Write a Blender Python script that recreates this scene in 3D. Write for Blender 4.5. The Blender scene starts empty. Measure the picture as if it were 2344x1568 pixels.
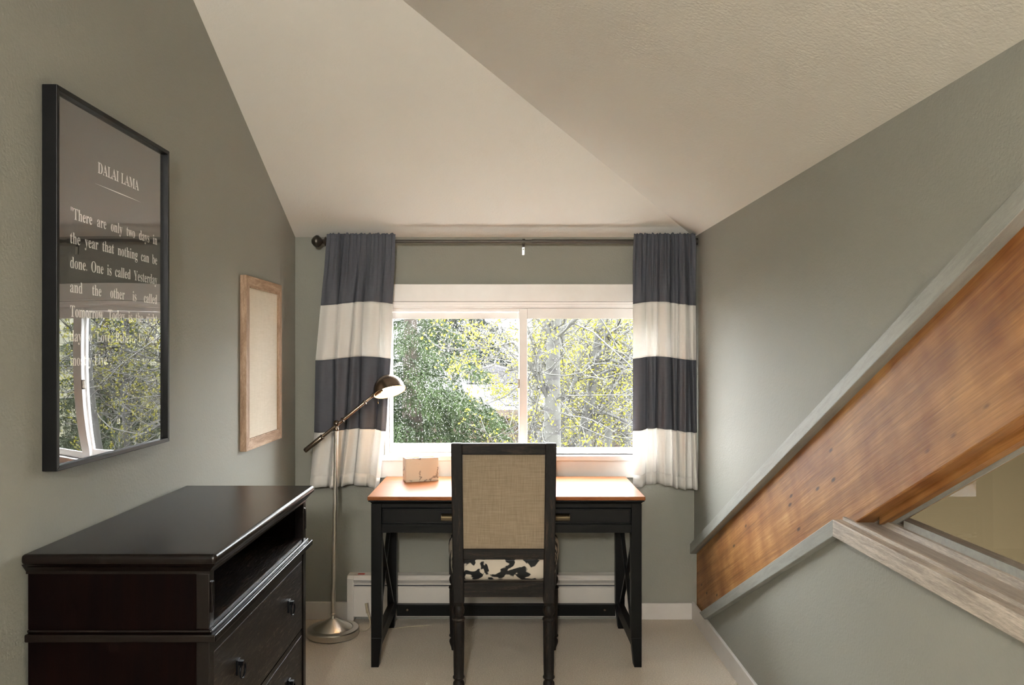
import bpy, bmesh, math, random
from mathutils import Vector, Matrix

R = random.Random(7)
scene = bpy.context.scene
C = scene.collection
pi = math.pi

# ------------------------------------------------------------------ camera, world, sun, big lights, exposure
F = 1800.0                                   # focal length in pixels of the 2344 x 1568 frame
cam_d = bpy.data.cameras.new('camera')
cam_d.sensor_width = 36.0
cam_d.lens = F / 2344 * 36.0
cam_d.shift_x = 20 / 2344
cam_d.shift_y = 21 / 2344
cam_d.clip_start = 0.05
cam = bpy.data.objects.new('camera', cam_d)
cam.location = (0, 0, 1.4)
cam.rotation_euler = (pi / 2, 0, 0)
C.objects.link(cam)
scene.camera = cam

world = bpy.data.worlds.new('overcast_sky')
scene.world = world
world.use_nodes = True
bg = world.node_tree.nodes['Background']
bg.inputs[0].default_value = (0.92, 0.97, 1.0, 1)
# CIE overcast sky: the zenith is three times as bright as the horizon
wn = world.node_tree
w_tc = wn.nodes.new('ShaderNodeTexCoord'); w_sep = wn.nodes.new('ShaderNodeSeparateXYZ')
w_mx = wn.nodes.new('ShaderNodeMath'); w_mx.operation = 'MAXIMUM'; w_mx.inputs[1].default_value = 0.0
w_ma = wn.nodes.new('ShaderNodeMath'); w_ma.operation = 'MULTIPLY_ADD'
SKY_HORIZON = 4.2
w_ma.inputs[1].default_value = 2 * SKY_HORIZON; w_ma.inputs[2].default_value = SKY_HORIZON
wn.links.new(w_tc.outputs['Generated'], w_sep.inputs[0]); wn.links.new(w_sep.outputs['Z'], w_mx.inputs[0])
wn.links.new(w_mx.outputs[0], w_ma.inputs[0]); wn.links.new(w_ma.outputs[0], bg.inputs[1])

def light(name, kind, loc, energy, color, aim=None, **kw):
    d = bpy.data.lights.new(name, kind)
    d.energy = energy
    d.color = color
    for k, v in kw.items():
        setattr(d, k, v)
    o = bpy.data.objects.new(name, d)
    o.location = loc
    if aim is not None:
        o.rotation_euler = (Vector(aim) - Vector(loc)).to_track_quat('-Z', 'Y').to_euler()
    C.objects.link(o)
    return o

light('sun', 'SUN', (20, 6, 20), 1.5, (1, 0.95, 0.86), aim=(0, 5, 0), angle=math.radians(4))
vs = scene.view_settings
vs.view_transform = 'Standard'
vs.look = 'None'
vs.exposure = 2.1
vs.gamma = 1.0
vs.use_curve_mapping = False
cy = scene.cycles                              # light paths: keep the noise and the render time down
cy.use_adaptive_sampling = True
cy.adaptive_threshold = 0.05
cy.max_bounces = 6
cy.diffuse_bounces = 4
cy.glossy_bounces = 3
cy.transmission_bounces = 4
cy.transparent_max_bounces = 12
cy.caustics_reflective = False
cy.caustics_refractive = False

# ------------------------------------------------------------------ helpers
def lin(h):
    h = h.lstrip('#')
    out = []
    for i in (0, 2, 4):
        c = int(h[i:i + 2], 16) / 255
        out.append(c / 12.92 if c <= 0.04045 else ((c + 0.055) / 1.055) ** 2.4)
    return (*out, 1.0)

def at(px, py, d):
    """point at depth d for a position in the 2344 x 1568 frame"""
    return Vector(((px - 1152) * d / F, d, 1.4 + (805 - py) * d / F))

frames = {}

def ctx(o):
    return frames.get(o.name, Matrix.Identity(4))

def thing(name, label, cat, loc=(0, 0, 0), rotz=0.0, group=None, kind=None):
    o = bpy.data.objects.new(name, None)
    o.empty_display_size = 0.1
    C.objects.link(o)
    m = Matrix.Translation(loc) @ Matrix.Rotation(rotz, 4, 'Z')
    o.matrix_world = m
    frames[o.name] = m
    tag(o, label, cat, group, kind)
    return o

def tag(o, label=None, cat=None, group=None, kind=None):
    if label: o['label'] = label
    if cat: o['category'] = cat
    if group: o['group'] = group
    if kind: o['kind'] = kind
    return o

class MB:
    def __init__(s):
        s.v = []; s.f = []
    def add(s, verts, faces, mx=None):
        n = len(s.v)
        s.v += [(mx @ Vector(p)) if mx is not None else Vector(p) for p in verts]
        s.f += [tuple(i + n for i in f) for f in faces]
        return s
    def box(s, x0, x1, y0, y1, z0, z1, mx=None):
        return s.add([(x0, y0, z0), (x1, y0, z0), (x1, y1, z0), (x0, y1, z0), (x0, y0, z1), (x1, y0, z1), (x1, y1, z1), (x0, y1, z1)],
                     [(0, 3, 2, 1), (4, 5, 6, 7), (0, 1, 5, 4), (1, 2, 6, 5), (2, 3, 7, 6), (3, 0, 4, 7)], mx)
    def hexa(s, bot, top):
        return s.add(list(bot) + list(top), [(0, 3, 2, 1), (4, 5, 6, 7), (0, 1, 5, 4), (1, 2, 6, 5), (2, 3, 7, 6), (3, 0, 4, 7)])
    def prism(s, poly, a0, a1, axis='x', mx=None):
        """poly: 2D points in the two other axes (x: (y,z), y: (x,z), z: (x,y))"""
        def p3(p, a):
            return {'x': (a, p[0], p[1]), 'y': (p[0], a, p[1]), 'z': (p[0], p[1], a)}[axis]
        n = len(poly)
        vs_ = [p3(p, a0) for p in poly] + [p3(p, a1) for p in poly]
        fs = [tuple(range(n))[::-1], tuple(range(n, 2 * n))]
        fs += [(i, (i + 1) % n, n + (i + 1) % n, n + i) for i in range(n)]
        return s.add(vs_, fs, mx)
    def lathe(s, prof, n=24, mx=None, cap=True):
        vs_ = []; fs = []
        for r, z in prof:
            for k in range(n):
                a = 2 * pi * k / n
                vs_.append((r * math.cos(a), r * math.sin(a), z))
        for i in range(len(prof) - 1):
            for k in range(n):
                k2 = (k + 1) % n
                fs.append((i * n + k, i * n + k2, (i + 1) * n + k2, (i + 1) * n + k))
        if cap:
            if prof[0][0] > 1e-5: fs.append(tuple(range(n))[::-1])
            if prof[-1][0] > 1e-5: fs.append(tuple((len(prof) - 1) * n + k for k in range(n)))
        return s.add(vs_, fs, mx)
    def tube(s, pts, rad, n=10, cap=True):
        pts = [Vector(p) for p in pts]
        if not isinstance(rad, (list, tuple)): rad = [rad] * len(pts)
        vs_ = []; fs = []
        up = None
        for i, p in enumerate(pts):
            t = (pts[min(i + 1, len(pts) - 1)] - pts[max(i - 1, 0)])
            if t.length < 1e-9: t = Vector((0, 0, 1))
            t.normalize()
            if up is None:
                up = Vector((0, 0, 1)) if abs(t.z) < 0.9 else Vector((1, 0, 0))
            a = t.cross(up)
            if a.length < 1e-4: a = t.cross(Vector((0.3, 0.8, 0.5)))
            a.normalize(); b = a.cross(t); up = b
            for k in range(n):
                th = 2 * pi * k / n
                vs_.append(p + (a * math.cos(th) + b * math.sin(th)) * rad[i])
        for i in range(len(pts) - 1):
            for k in range(n):
                k2 = (k + 1) % n
                fs.append((i * n + k, i * n + k2, (i + 1) * n + k2, (i + 1) * n + k))
        if cap:
            fs.append(tuple(range(n))); fs.append(tuple((len(pts) - 1) * n + k for k in range(n))[::-1])
        return s.add(vs_, fs)
    def build(s, name, m, parent=None, smooth=None, bevel=0.0, seg=2, local=False, frame=None, recalc=True):
        if parent is not None:
            fr = ctx(parent)
        elif frame is not None:
            fr = frame
        elif local:
            fr = Matrix.Identity(4)
        else:
            xs = [v.x for v in s.v]; ys = [v.y for v in s.v]; zs = [v.z for v in s.v]
            fr = Matrix.Translation(((min(xs) + max(xs)) / 2, (min(ys) + max(ys)) / 2, min(zs)))
        verts = s.v if local else [fr.inverted() @ v for v in s.v]
        me = bpy.data.meshes.new(name)
        me.from_pydata([tuple(v) for v in verts], [], s.f)
        if recalc:
            b = bmesh.new(); b.from_mesh(me)
            bmesh.ops.recalc_face_normals(b, faces=b.faces)
            b.to_mesh(me); b.free()
        if m is not None: me.materials.append(m)
        o = bpy.data.objects.new(name, me)
        C.objects.link(o)
        if smooth:
            me.shade_smooth()
            me.set_sharp_from_angle(angle=math.radians(smooth))
        if bevel > 0:
            md = o.modifiers.new('bevel', 'BEVEL')
            md.width = bevel; md.segments = seg; md.limit_method = 'ANGLE'; md.angle_limit = math.radians(40)
            md.harden_normals = False
        if parent is not None:
            o.parent = parent
        else:
            o.matrix_world = fr
        frames[o.name] = fr
        return o

def struct(o):
    o['kind'] = 'structure'
    return o

def aimz(origin, direction):
    """matrix taking +Z to direction, at origin"""
    return Matrix.Translation(origin) @ Vector(direction).to_track_quat('Z', 'Y').to_matrix().to_4x4()

# ------------------------------------------------------------------ materials
def newmat(name):
    m = bpy.data.materials.new(name)
    m.use_nodes = True
    nt = m.node_tree
    return m, nt, nt.nodes['Principled BSDF'], nt.nodes['Material Output']

def node(nt, t, **kw):
    n = nt.nodes.new(t)
    for k, v in kw.items():
        setattr(n, k, v)
    return n

def coords(nt, scale=(1, 1, 1), rot=(0, 0, 0)):
    tc = node(nt, 'ShaderNodeTexCoord')
    mp = node(nt, 'ShaderNodeMapping')
    mp.inputs['Scale'].default_value = scale
    mp.inputs['Rotation'].default_value = rot
    nt.links.new(tc.outputs['Object'], mp.inputs['Vector'])
    return mp.outputs['Vector']

def noise(nt, vec, scale, detail=4.0, rough=0.55, dist=0.0):
    n = node(nt, 'ShaderNodeTexNoise')
    n.inputs['Scale'].default_value = scale
    n.inputs['Detail'].default_value = detail
    n.inputs['Roughness'].default_value = rough
    n.inputs['Distortion'].default_value = dist
    nt.links.new(vec, n.inputs['Vector'])
    return n.outputs['Fac']

def ramp(nt, fac, stops, interp='LINEAR'):
    r = node(nt, 'ShaderNodeValToRGB')
    r.color_ramp.interpolation = interp
    el = r.color_ramp.elements
    el[0].position, el[0].color = stops[0]
    el[1].position, el[1].color = stops[-1]
    for p, c in stops[1:-1]:
        e = el.new(p); e.color = c
    nt.links.new(fac, r.inputs['Fac'])
    return r.outputs['Color']

def bumpit(nt, fac, strength, dist, normal=None):
    b = node(nt, 'ShaderNodeBump')
    b.inputs['Strength'].default_value = strength
    b.inputs['Distance'].default_value = dist
    nt.links.new(fac, b.inputs['Height'])
    if normal is not None: nt.links.new(normal, b.inputs['Normal'])
    return b.outputs['Normal']

def M(name, c1, c2=None, nscale=8, stretch=(1, 1, 1), rough=0.6, metal=0.0, bump=0.0, bscale=60, bdist=0.002, bstretch=None,
      lo=0.35, hi=0.65, spec=0.5, detail=4.0, coat=0.0, dist=0.0):
    m, nt, p, out = newmat(name)
    p.inputs['Roughness'].default_value = rough
    p.inputs['Metallic'].default_value = metal
    p.inputs['Specular IOR Level'].default_value = spec
    p.inputs['Coat Weight'].default_value = coat
    p.inputs['Coat Roughness'].default_value = 0.12
    if c2:
        v = coords(nt, stretch)
        nt.links.new(ramp(nt, noise(nt, v, nscale, detail, 0.6, dist), [(lo, lin(c1)), (hi, lin(c2))]), p.inputs['Base Color'])
    else:
        p.inputs['Base Color'].default_value = lin(c1)
    if bump > 0:
        v = coords(nt, bstretch or (1, 1, 1))
        nt.links.new(bumpit(nt, noise(nt, v, bscale, 3), bump, bdist), p.inputs['Normal'])
    return m

def wood(name, cols, stretch, nscale=6, rough=0.45, bump=0.25, coat=0.0, knots=None, spec=0.5, fine=70, bdist=0.0015):
    """cols: 4 hex colours dark to light, stretch small along the grain"""
    m, nt, p, out = newmat(name)
    p.inputs['Roughness'].default_value = rough
    p.inputs['Coat Weight'].default_value = coat
    p.inputs['Coat Roughness'].default_value = 0.15
    p.inputs['Specular IOR Level'].default_value = spec
    v = coords(nt, stretch)
    n1 = noise(nt, v, nscale, 6, 0.62, 0.6)
    n2 = noise(nt, v, fine, 3, 0.6)
    mix = node(nt, 'ShaderNodeMix'); mix.data_type = 'FLOAT'
    mix.inputs['Factor'].default_value = 0.38
    nt.links.new(n1, mix.inputs['A']); nt.links.new(n2, mix.inputs['B'])
    fac = mix.outputs['Result']
    col = ramp(nt, fac, [(0.30, lin(cols[0])), (0.44, lin(cols[1])), (0.54, lin(cols[2])), (0.68, lin(cols[3]))])
    if knots:
        kv = coords(nt, knots['stretch'])
        vo = node(nt, 'ShaderNodeTexVoronoi'); vo.inputs['Scale'].default_value = knots['scale']
        nt.links.new(kv, vo.inputs['Vector'])
        kf = ramp(nt, vo.outputs['Distance'], [(0.0, (1, 1, 1, 1)), (knots['r'] * 0.5, (0.8, 0.8, 0.8, 1)), (knots['r'], (0, 0, 0, 1))])
        mc = node(nt, 'ShaderNodeMix'); mc.data_type = 'RGBA'
        nt.links.new(kf, mc.inputs['Factor']); nt.links.new(col, mc.inputs['A'])
        mc.inputs['B'].default_value = lin(knots['col'])
        col = mc.outputs['Result']
        bv = coords(nt, knots.get('bstretch', (1, 1, 1)))
        bn = noise(nt, bv, knots.get('bscale', 2.5), 3, 0.5)
        ov = node(nt, 'ShaderNodeMix'); ov.data_type = 'RGBA'; ov.blend_type = 'MULTIPLY'
        ov.inputs['Factor'].default_value = 1.0
        nt.links.new(col, ov.inputs['A'])
        nt.links.new(ramp(nt, bn, [(0.3, lin(knots['blotch'][0])), (0.7, lin(knots['blotch'][1]))]), ov.inputs['B'])
        col = ov.outputs['Result']
    nt.links.new(col, p.inputs['Base Color'])
    if bump > 0:
        nt.links.new(bumpit(nt, fac, bump, bdist), p.inputs['Normal'])
    return m

def textured_paint(name, col, rough, bump, bscale=140, bdist=0.0016, tint=None):
    m, nt, p, out = newmat(name)
    p.inputs['Roughness'].default_value = rough
    p.inputs['Specular IOR Level'].default_value = 0.35
    v = coords(nt)
    c2 = tint or col
    nt.links.new(ramp(nt, noise(nt, v, 1.3, 2), [(0.3, lin(col)), (0.7, lin(c2))]), p.inputs['Base Color'])
    b1 = bumpit(nt, noise(nt, v, bscale, 3, 0.55), bump, bdist)
    b2 = bumpit(nt, noise(nt, v, 18, 2), bump * 0.25, 0.004, b1)
    nt.links.new(b2, p.inputs['Normal'])
    return m

def fabric(name, c1, c2, transl=0.25, weave=900, rough=0.9):
    m, nt, p, out = newmat(name)
    p.inputs['Roughness'].default_value = rough
    p.inputs['Specular IOR Level'].default_value = 0.1
    va = coords(nt, (1, 1, 0.06)); vb = coords(nt, (0.06, 0.06, 1))
    na = noise(nt, va, weave * 0.35, 2); nb = noise(nt, vb, weave * 0.35, 2)
    ad = node(nt, 'ShaderNodeMath', operation='ADD'); nt.links.new(na, ad.inputs[0]); nt.links.new(nb, ad.inputs[1])
    hf = node(nt, 'ShaderNodeMath', operation='MULTIPLY'); nt.links.new(ad.outputs[0], hf.inputs[0]); hf.inputs[1].default_value = 0.5
    col = ramp(nt, hf.outputs[0], [(0.35, lin(c1)), (0.65, lin(c2))])
    nt.links.new(col, p.inputs['Base Color'])
    nt.links.new(bumpit(nt, hf.outputs[0], 0.25, 0.0008), p.inputs['Normal'])
    if transl > 0:
        tr = node(nt, 'ShaderNodeBsdfTranslucent'); nt.links.new(col, tr.inputs['Color'])
        mx = node(nt, 'ShaderNodeMixShader'); mx.inputs[0].default_value = transl
        nt.links.new(p.outputs[0], mx.inputs[1]); nt.links.new(tr.outputs[0], mx.inputs[2])
        nt.links.new(mx.outputs[0], out.inputs[0])
    return m

def pane_mat(name, ior=1.5, tint=(1, 1, 1, 1), rough=0.0, boost=1.0):
    m, nt, p, out = newmat(name)
    nt.nodes.remove(p)
    t = node(nt, 'ShaderNodeBsdfTransparent'); t.inputs[0].default_value = tint
    g = node(nt, 'ShaderNodeBsdfGlossy'); g.inputs['Roughness'].default_value = rough
    fr = node(nt, 'ShaderNodeFresnel'); fr.inputs['IOR'].default_value = ior
    ml = node(nt, 'ShaderNodeMath', operation='MULTIPLY'); ml.inputs[1].default_value = boost; ml.use_clamp = True
    geo = node(nt, 'ShaderNodeNewGeometry')                 # the inner face of a pane does not mirror
    inv = node(nt, 'ShaderNodeMath', operation='SUBTRACT'); inv.inputs[0].default_value = 1.0
    nt.links.new(geo.outputs['Backfacing'], inv.inputs[1])
    m2 = node(nt, 'ShaderNodeMath', operation='MULTIPLY')
    nt.links.new(fr.outputs[0], m2.inputs[0]); nt.links.new(inv.outputs[0], m2.inputs[1])
    nt.links.new(m2.outputs[0], ml.inputs[0])
    mx = node(nt, 'ShaderNodeMixShader')
    nt.links.new(ml.outputs[0], mx.inputs[0]); nt.links.new(t.outputs[0], mx.inputs[1]); nt.links.new(g.outputs[0], mx.inputs[2])
    nt.links.new(mx.outputs[0], out.inputs[0])
    return m

def leafmat(name, c1, c2, transl=0.35, rough=0.6, nscale=3):
    m, nt, p, out = newmat(name)
    p.inputs['Roughness'].default_value = rough
    p.inputs['Specular IOR Level'].default_value = 0.2
    v = coords(nt)
    col = ramp(nt, noise(nt, v, nscale, 4), [(0.35, lin(c1)), (0.65, lin(c2))])
    nt.links.new(col, p.inputs['Base Color'])
    tr = node(nt, 'ShaderNodeBsdfTranslucent'); nt.links.new(col, tr.inputs['Color'])
    mx = node(nt, 'ShaderNodeMixShader'); mx.inputs[0].default_value = transl
    nt.links.new(p.outputs[0], mx.inputs[1]); nt.links.new(tr.outputs[0], mx.inputs[2])
    nt.links.new(mx.outputs[0], out.inputs[0])
    return m

def emit(name, col, strength):
    m, nt, p, out = newmat(name)
    p.inputs['Base Color'].default_value = lin(col)
    p.inputs['Emission Color'].default_value = lin(col)
    p.inputs['Emission Strength'].default_value = strength
    return m

m_wall = textured_paint('sage_grey_wall_paint', '#908f86', 0.6, 0.8, tint='#939289')
m_ceil = textured_paint('warm_white_ceiling_paint', '#dcd8d0', 0.75, 0.8, bscale=110, tint='#dedad2')
m_white = M('white_trim_paint', '#f1edea', '#eae5e1', 5, rough=0.35)
m_base = M('white_baseboard_paint', '#d6d0cb', '#cec8c2', 5, rough=0.4)
m_trimgrey = wood('grey_painted_trim', ['#83837c', '#909089', '#989891', '#a09f98'], (1.5, 12, 12), 5, rough=0.5, bump=0.3)
m_rail = wood('whitewashed_wood', ['#7d7266', '#9c9083', '#b5a99b', '#d6cabc'], (14, 0.9, 14), 7, rough=0.5, bump=0.7, bdist=0.002)
m_sill = wood('whitewashed_sill', ['#857a6f', '#958a7e', '#a2978b', '#b3a89c'], (14, 0.9, 14), 7, rough=0.5, bump=0.35)
m_beam = wood('stained_fir_beam', ['#80552b', '#9d6d3a', '#b28048', '#c69a63'], (0.28, 9, 9), 3.2, rough=0.55, bump=0.5, fine=24, bdist=0.003,
              knots=dict(stretch=(1.6, 1.0, 4.5), scale=3.6, r=0.13, col='#3d2717', blotch=('#c9ab8d', '#ffffff'), bstretch=(3, 1, 2), bscale=2.2))
m_carpet = M('beige_carpet', '#d8cab8', '#f4e9d9', 160, rough=0.95, bump=1.0, bscale=260, bdist=0.008, lo=0.3, hi=0.7, spec=0.05, detail=3)
m_espresso = wood('espresso_wood', ['#070403', '#0b0605', '#0f0806', '#150b08'], (14, 0.7, 14), 7, rough=0.25, bump=0.2, coat=0.0, spec=.3)
m_brushed = wood('espresso_wire_brushed', ['#050302', '#0b0604', '#1d130d', '#7b6b60'], (12, 1.4, 12), 14, rough=0.36, bump=0.9, fine=40, bdist=0.002, spec=.3)  # palest streaks paint the sparkle of the brushed grain into the colour
m_espside = wood('espresso_side', ['#040202', '#070303', '#0b0403', '#120605'], (14, 14, 0.7), 5, rough=0.5, bump=0.2, spec=.03)
m_iron = M('black_iron', '#15161a', rough=0.35, metal=0.8)
m_deskblack = M('black_painted_wood', '#070808', '#090a0a', 6, spec=.2, rough=0.4, bump=0.15, bscale=40, bdist=0.0006)
m_desktop = wood('cherry_desk_top', ['#6b3b1c', '#7d4724', '#8c5732', '#99673e'], (0.8, 13, 13), 5, rough=0.36, bump=0.12, coat=0.0, spec=.16, fine=45)
m_chairwood = wood('distressed_black_wood', ['#0c0a09', '#120f0d', '#1c1815', '#46382a'], (9, 9, 1.0), 7, rough=0.55, bump=0.4, spec=.2)
m_chairrail = wood('distressed_black_rail', ['#0c0a09', '#13100e', '#201b17', '#4c3e30'], (1.0, 9, 12), 7, rough=0.55, bump=0.4, spec=.2)
m_linen = fabric('oatmeal_linen', '#867762', '#9c8b76', 0.0, 700)
m_canvas = fabric('cream_canvas', '#cfc4b2', '#dbd1c1', 0.0, 900)
m_navy = fabric('slate_blue_cotton', '#62646c', '#696b73', 0.16, 1200)
m_cwhite = fabric('cream_cotton', '#f5f2ee', '#f9f7f4', 0.24, 1200)
m_steel = M('brushed_nickel', '#d6d0c6', rough=0.33, metal=1.0, bump=0.05, bscale=200, bdist=0.0003)
m_bronze = M('antique_nickel', '#7d7064', rough=0.26, metal=1.0)
m_rod = M('dark_bronze_rod', '#4a4540', rough=0.35, metal=0.7)
m_brass = M('aged_brass', '#4a4030', rough=0.38, metal=1.0)
m_dark = M('dark_void', '#17171a', rough=0.8)
m_heater = M('cream_enamel', '#d5cfc8', rough=0.3)
m_fin = M('aluminium_fins', '#6e6d70', rough=0.4, metal=0.8)
m_red = M('red_sticker', '#b5301f', rough=0.5)
m_cord = M('clear_cord', '#b5a88d', rough=0.3)
m_frameblk = M('black_frame', '#070708', rough=0.4, metal=0.0, spec=0.25)
m_print = M('black_print', '#1d1a1a', rough=0.7)
m_letter = M('white_print', '#f7f5f3', rough=0.8)
m_gilded = wood('weathered_oak_frame', ['#7a5f49', '#94765c', '#ae9076', '#c9b096'], (9, 9, 1.2), 6, rough=0.55, bump=0.5)
m_gildedh = wood('weathered_oak_rail', ['#7a5f49', '#94765c', '#ae9076', '#c9b096'], (9, 1.2, 9), 6, rough=0.55, bump=0.5)
m_glass = pane_mat('window_glass', 1.45)
m_intglass = pane_mat('interior_glass', 1.5, boost=.6)
m_acrylic = pane_mat('acrylic_sheet', 1.85, boost=2.0)
m_tan = textured_paint('tan_wall_paint', '#5e5138', 0.7, 0.2)

# marble
m_marble, nt, p, out = newmat('veined_cream_stone')
v = coords(nt)
col = ramp(nt, noise(nt, v, 22, 5, 0.6, 1.6), [(0.0, lin('#e2d3be')), (0.57, lin('#e2d3be')), (0.64, lin('#8d7c6c')), (0.66, lin('#76685c')), (0.7, lin('#dccbb5')), (1.0, lin('#e6d9c6'))])
nt.links.new(col, p.inputs['Base Color']); p.inputs['Roughness'].default_value = 0.3
# cow print
m_cow, nt, p, out = newmat('cow_print_fabric')
v = coords(nt, (1, 1, 1.15))
col = ramp(nt, noise(nt, v, 15.0, 2.5, 0.5, 0.4), [(0.0, lin('#cfc3b2')), (0.50, lin('#cfc3b2')), (0.525, lin('#0c0b0b')), (1.0, lin('#0c0b0b'))])
nt.links.new(col, p.inputs['Base Color']); p.inputs['Roughness'].default_value = 0.75
# outside
m_bark = M('aspen_bark', '#1a1716', '#2d2c27', 3, (1.2, 1.2, 5), rough=0.8, bump=0.6, bscale=20, bdist=0.01, lo=0.36, hi=0.5)
m_twig = M('pale_twig', '#22201b', '#2c2a25', 4, rough=0.8)
m_leaf = leafmat('spring_leaf', '#52521a', '#6e681c', 0.4)
m_needle = leafmat('spruce_needle', '#151d0d', '#283516', 0.15, nscale=1.2)
m_needle2 = leafmat('spruce_needle_dark', '#090e0b', '#121812', 0.12, nscale=1.2)
m_spbark = M('spruce_bark', '#262018', '#372d25', 6, rough=0.9)
m_roof = M('pale_shingles', '#232124', '#2e2c2e', 30, (1, 6, 6), rough=0.8, bump=0.6, bscale=40, bdist=0.02)
m_siding = M('brown_siding', '#32261b', '#3c2f22', 6, (0.6, 8, 8), rough=0.8)
m_ground = M('spring_lawn', '#1f2312', '#2c2c1a', 1.5, rough=0.95)
m_hill = M('brushy_hillside', '#2d2c1b', '#3f3c27', 1.2, rough=0.95, detail=8)
m_water = newmat('water_drop')[0]
p = m_water.node_tree.nodes['Principled BSDF']
p.inputs['Transmission Weight'].default_value = 1.0; p.inputs['IOR'].default_value = 1.33; p.inputs['Roughness'].default_value = 0.02

# ------------------------------------------------------------------ room shell
XL, XR, YB, YR = -1.09, 1.0, 4.12, -3.0
K = 0.47                                       # ceiling pitch
HZ = 2.0
struct(MB().box(XL - .15, XR + .15, YR - .15, YB + .15, -0.1, 0).build('floor', m_carpet))

PZ = HZ + K * (XR - XL)
PY = YB - (XR - XL)
b = MB()
def slab(pts, t=0.14):
    n = len(pts)
    b.add([Vector(q) for q in pts] + [Vector(q) + Vector((0, 0, t)) for q in pts],
          [tuple(range(n)), tuple(range(n, 2 * n))[::-1]] + [(i, n + i, n + (i + 1) % n, (i + 1) % n) for i in range(n)])
e = 0.15
slab([(XL, YB, HZ), (XR, YB, HZ), (XL, PY, PZ)])
slab([(XR, YB, HZ), (XR, YR, HZ), (XL, YR, PZ), (XL, PY, PZ)])
struct(b.build('ceiling', m_ceil))
struct(MB().box(XL - .15, XL, YR - .15, YB + .15, 0, PZ + .14).build('wall_left', m_wall))

# back wall with the window opening
WX0, WX1, WZ0, WZ1 = -0.62, 0.83, 0.84, 1.66
b = MB()
b.box(XL, WX0, YB, YB + .15, 0, HZ + .13)
b.box(WX1, XR + .15, YB, YB + .15, 0, HZ + .13)
b.box(WX0, WX1, YB, YB + .15, 0, WZ0)
b.box(WX0, WX1, YB, YB + .15, WZ1, HZ + .13)
struct(b.build('wall_back', m_wall))

struct(MB().box(XL, XR + .15, YR - .15, YR, 0, PZ + .1).build('wall_rear', m_wall))

# right wall: sloped opening under a raking trim, above a low wall
SL = 0.503
def z_top(y): return 2.4127 - SL * y           # underside of the raking trim above the beam
def z_low(y): return 2.074 - .504 * y          # top of the raking trim below the beam
ZS = 0.90
yk = (2.074 - ZS) / .504
b = MB()
T = .15
y_cut = (2.4127 - HZ) / SL
b.prism([(YB, z_top(YB)), (YB, HZ + .1), (y_cut - .12, HZ + .1), (y_cut - .12, z_top(y_cut - .12))], XR, XR + T)
b.prism([(y_cut - .12, 0), (y_cut - .12, HZ + .1), (YR - .15, HZ + .1), (YR - .15, 0)], XR, XR + T)
y0 = (2.074 - .03) / .504
b.prism([(y_cut - .12, 0), (y0, 0), (yk, ZS - .03), (y_cut - .12, ZS - .03)], XR, XR + T)
struct(b.build('wall_right', m_wall))

# stairwell beyond the opening
b = MB()
b.box(3.0, 3.1, -1.5, 4.3, -1.6, 2.7)
b.box(1.15, 3.0, 4.2, 4.3, -1.6, 2.7)
b.box(1.15, 3.0, -1.5, -1.4, -1.6, 2.7)
struct(b.build('wall_stairwell', m_tan))
struct(MB().box(1.15, 3.1, -1.5, 4.3, -1.7, -1.6).build('floor_stairwell', m_carpet))
struct(MB().box(1.0, 3.1, -1.5, 4.3, 2.7, 2.8).build('ceiling_stairwell', m_tan))
struct(MB().box(1.15, 1.2, -1.5, 4.3, 2.05, 2.7).build('wall_stairwell_upper', m_tan))
light('stairwell_fill', 'POINT', (2.2, 0.2, 2.3), 0.9, (1, 0.86, 0.66), shadow_soft_size=0.12)  # added fill light that brightens the view through the interior glass

# raking trims (boards 25 mm proud of the wall)
def rake_frame(y, z, x=1.0):
    c = 1 / math.hypot(1, SL); s = SL * c
    return Matrix(((0, 1, 0, x), (-c, 0, s, y), (s, 0, c, z), (0, 0, 0, 1)))
fr = rake_frame(2.5, z_top(2.5))
b = MB()
ye = 0.72
b.prism([(YB, z_top(YB)), (YB, z_top(YB) + .053), (ye, z_top(ye) + .053), (ye, z_top(ye))], .978, 1.06)
struct(b.build('trim_1', m_trimgrey, frame=fr, bevel=.002))
b = MB()
b.prism([(3.915, z_low(3.915)), (3.815, z_low(3.815) - .05), (yk - .0, ZS + .003 - .05), (yk, ZS + .003)], .975, 1.01)
struct(b.build('trim_2', m_trimgrey, frame=fr, bevel=.002))

# timber beam filling the upper part of the opening
def z_beam(y): return 2.0447 - SL * y
b = MB()
b.prism([(YB - .002, z_top(YB) + .05), (YB - .002, max(0.0, z_beam(YB))), (4.065, 0.0), (1.0, z_beam(1.0)), (1.0, z_top(1.0) + .0)], 1.012, 1.145)
bo = b.build('timber_beam', m_beam, frame=rake_frame(2.5, 1.0), bevel=.004)
tag(bo, 'massive stained timber beam raking up along the right wall', 'beam')
# brown stop under the beam and grey caulk line
b = MB()
y1 = 2.2
b.prism([(y1, z_beam(y1) - .0), (y1, z_beam(y1) - .022), (1.0, z_beam(1.0) - .022), (1.0, z_beam(1.0))], 1.052, 1.075)
so = b.build('glazing_stop', m_beam, bo)
b = MB()
b.prism([(y1, z_beam(y1) - .0), (y1, z_beam(y1) - .034), (1.0, z_beam(1.0) - .034), (1.0, z_beam(1.0))], 1.075, 1.079)
b.build('caulk_bead', m_trimgrey, bo)
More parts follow.
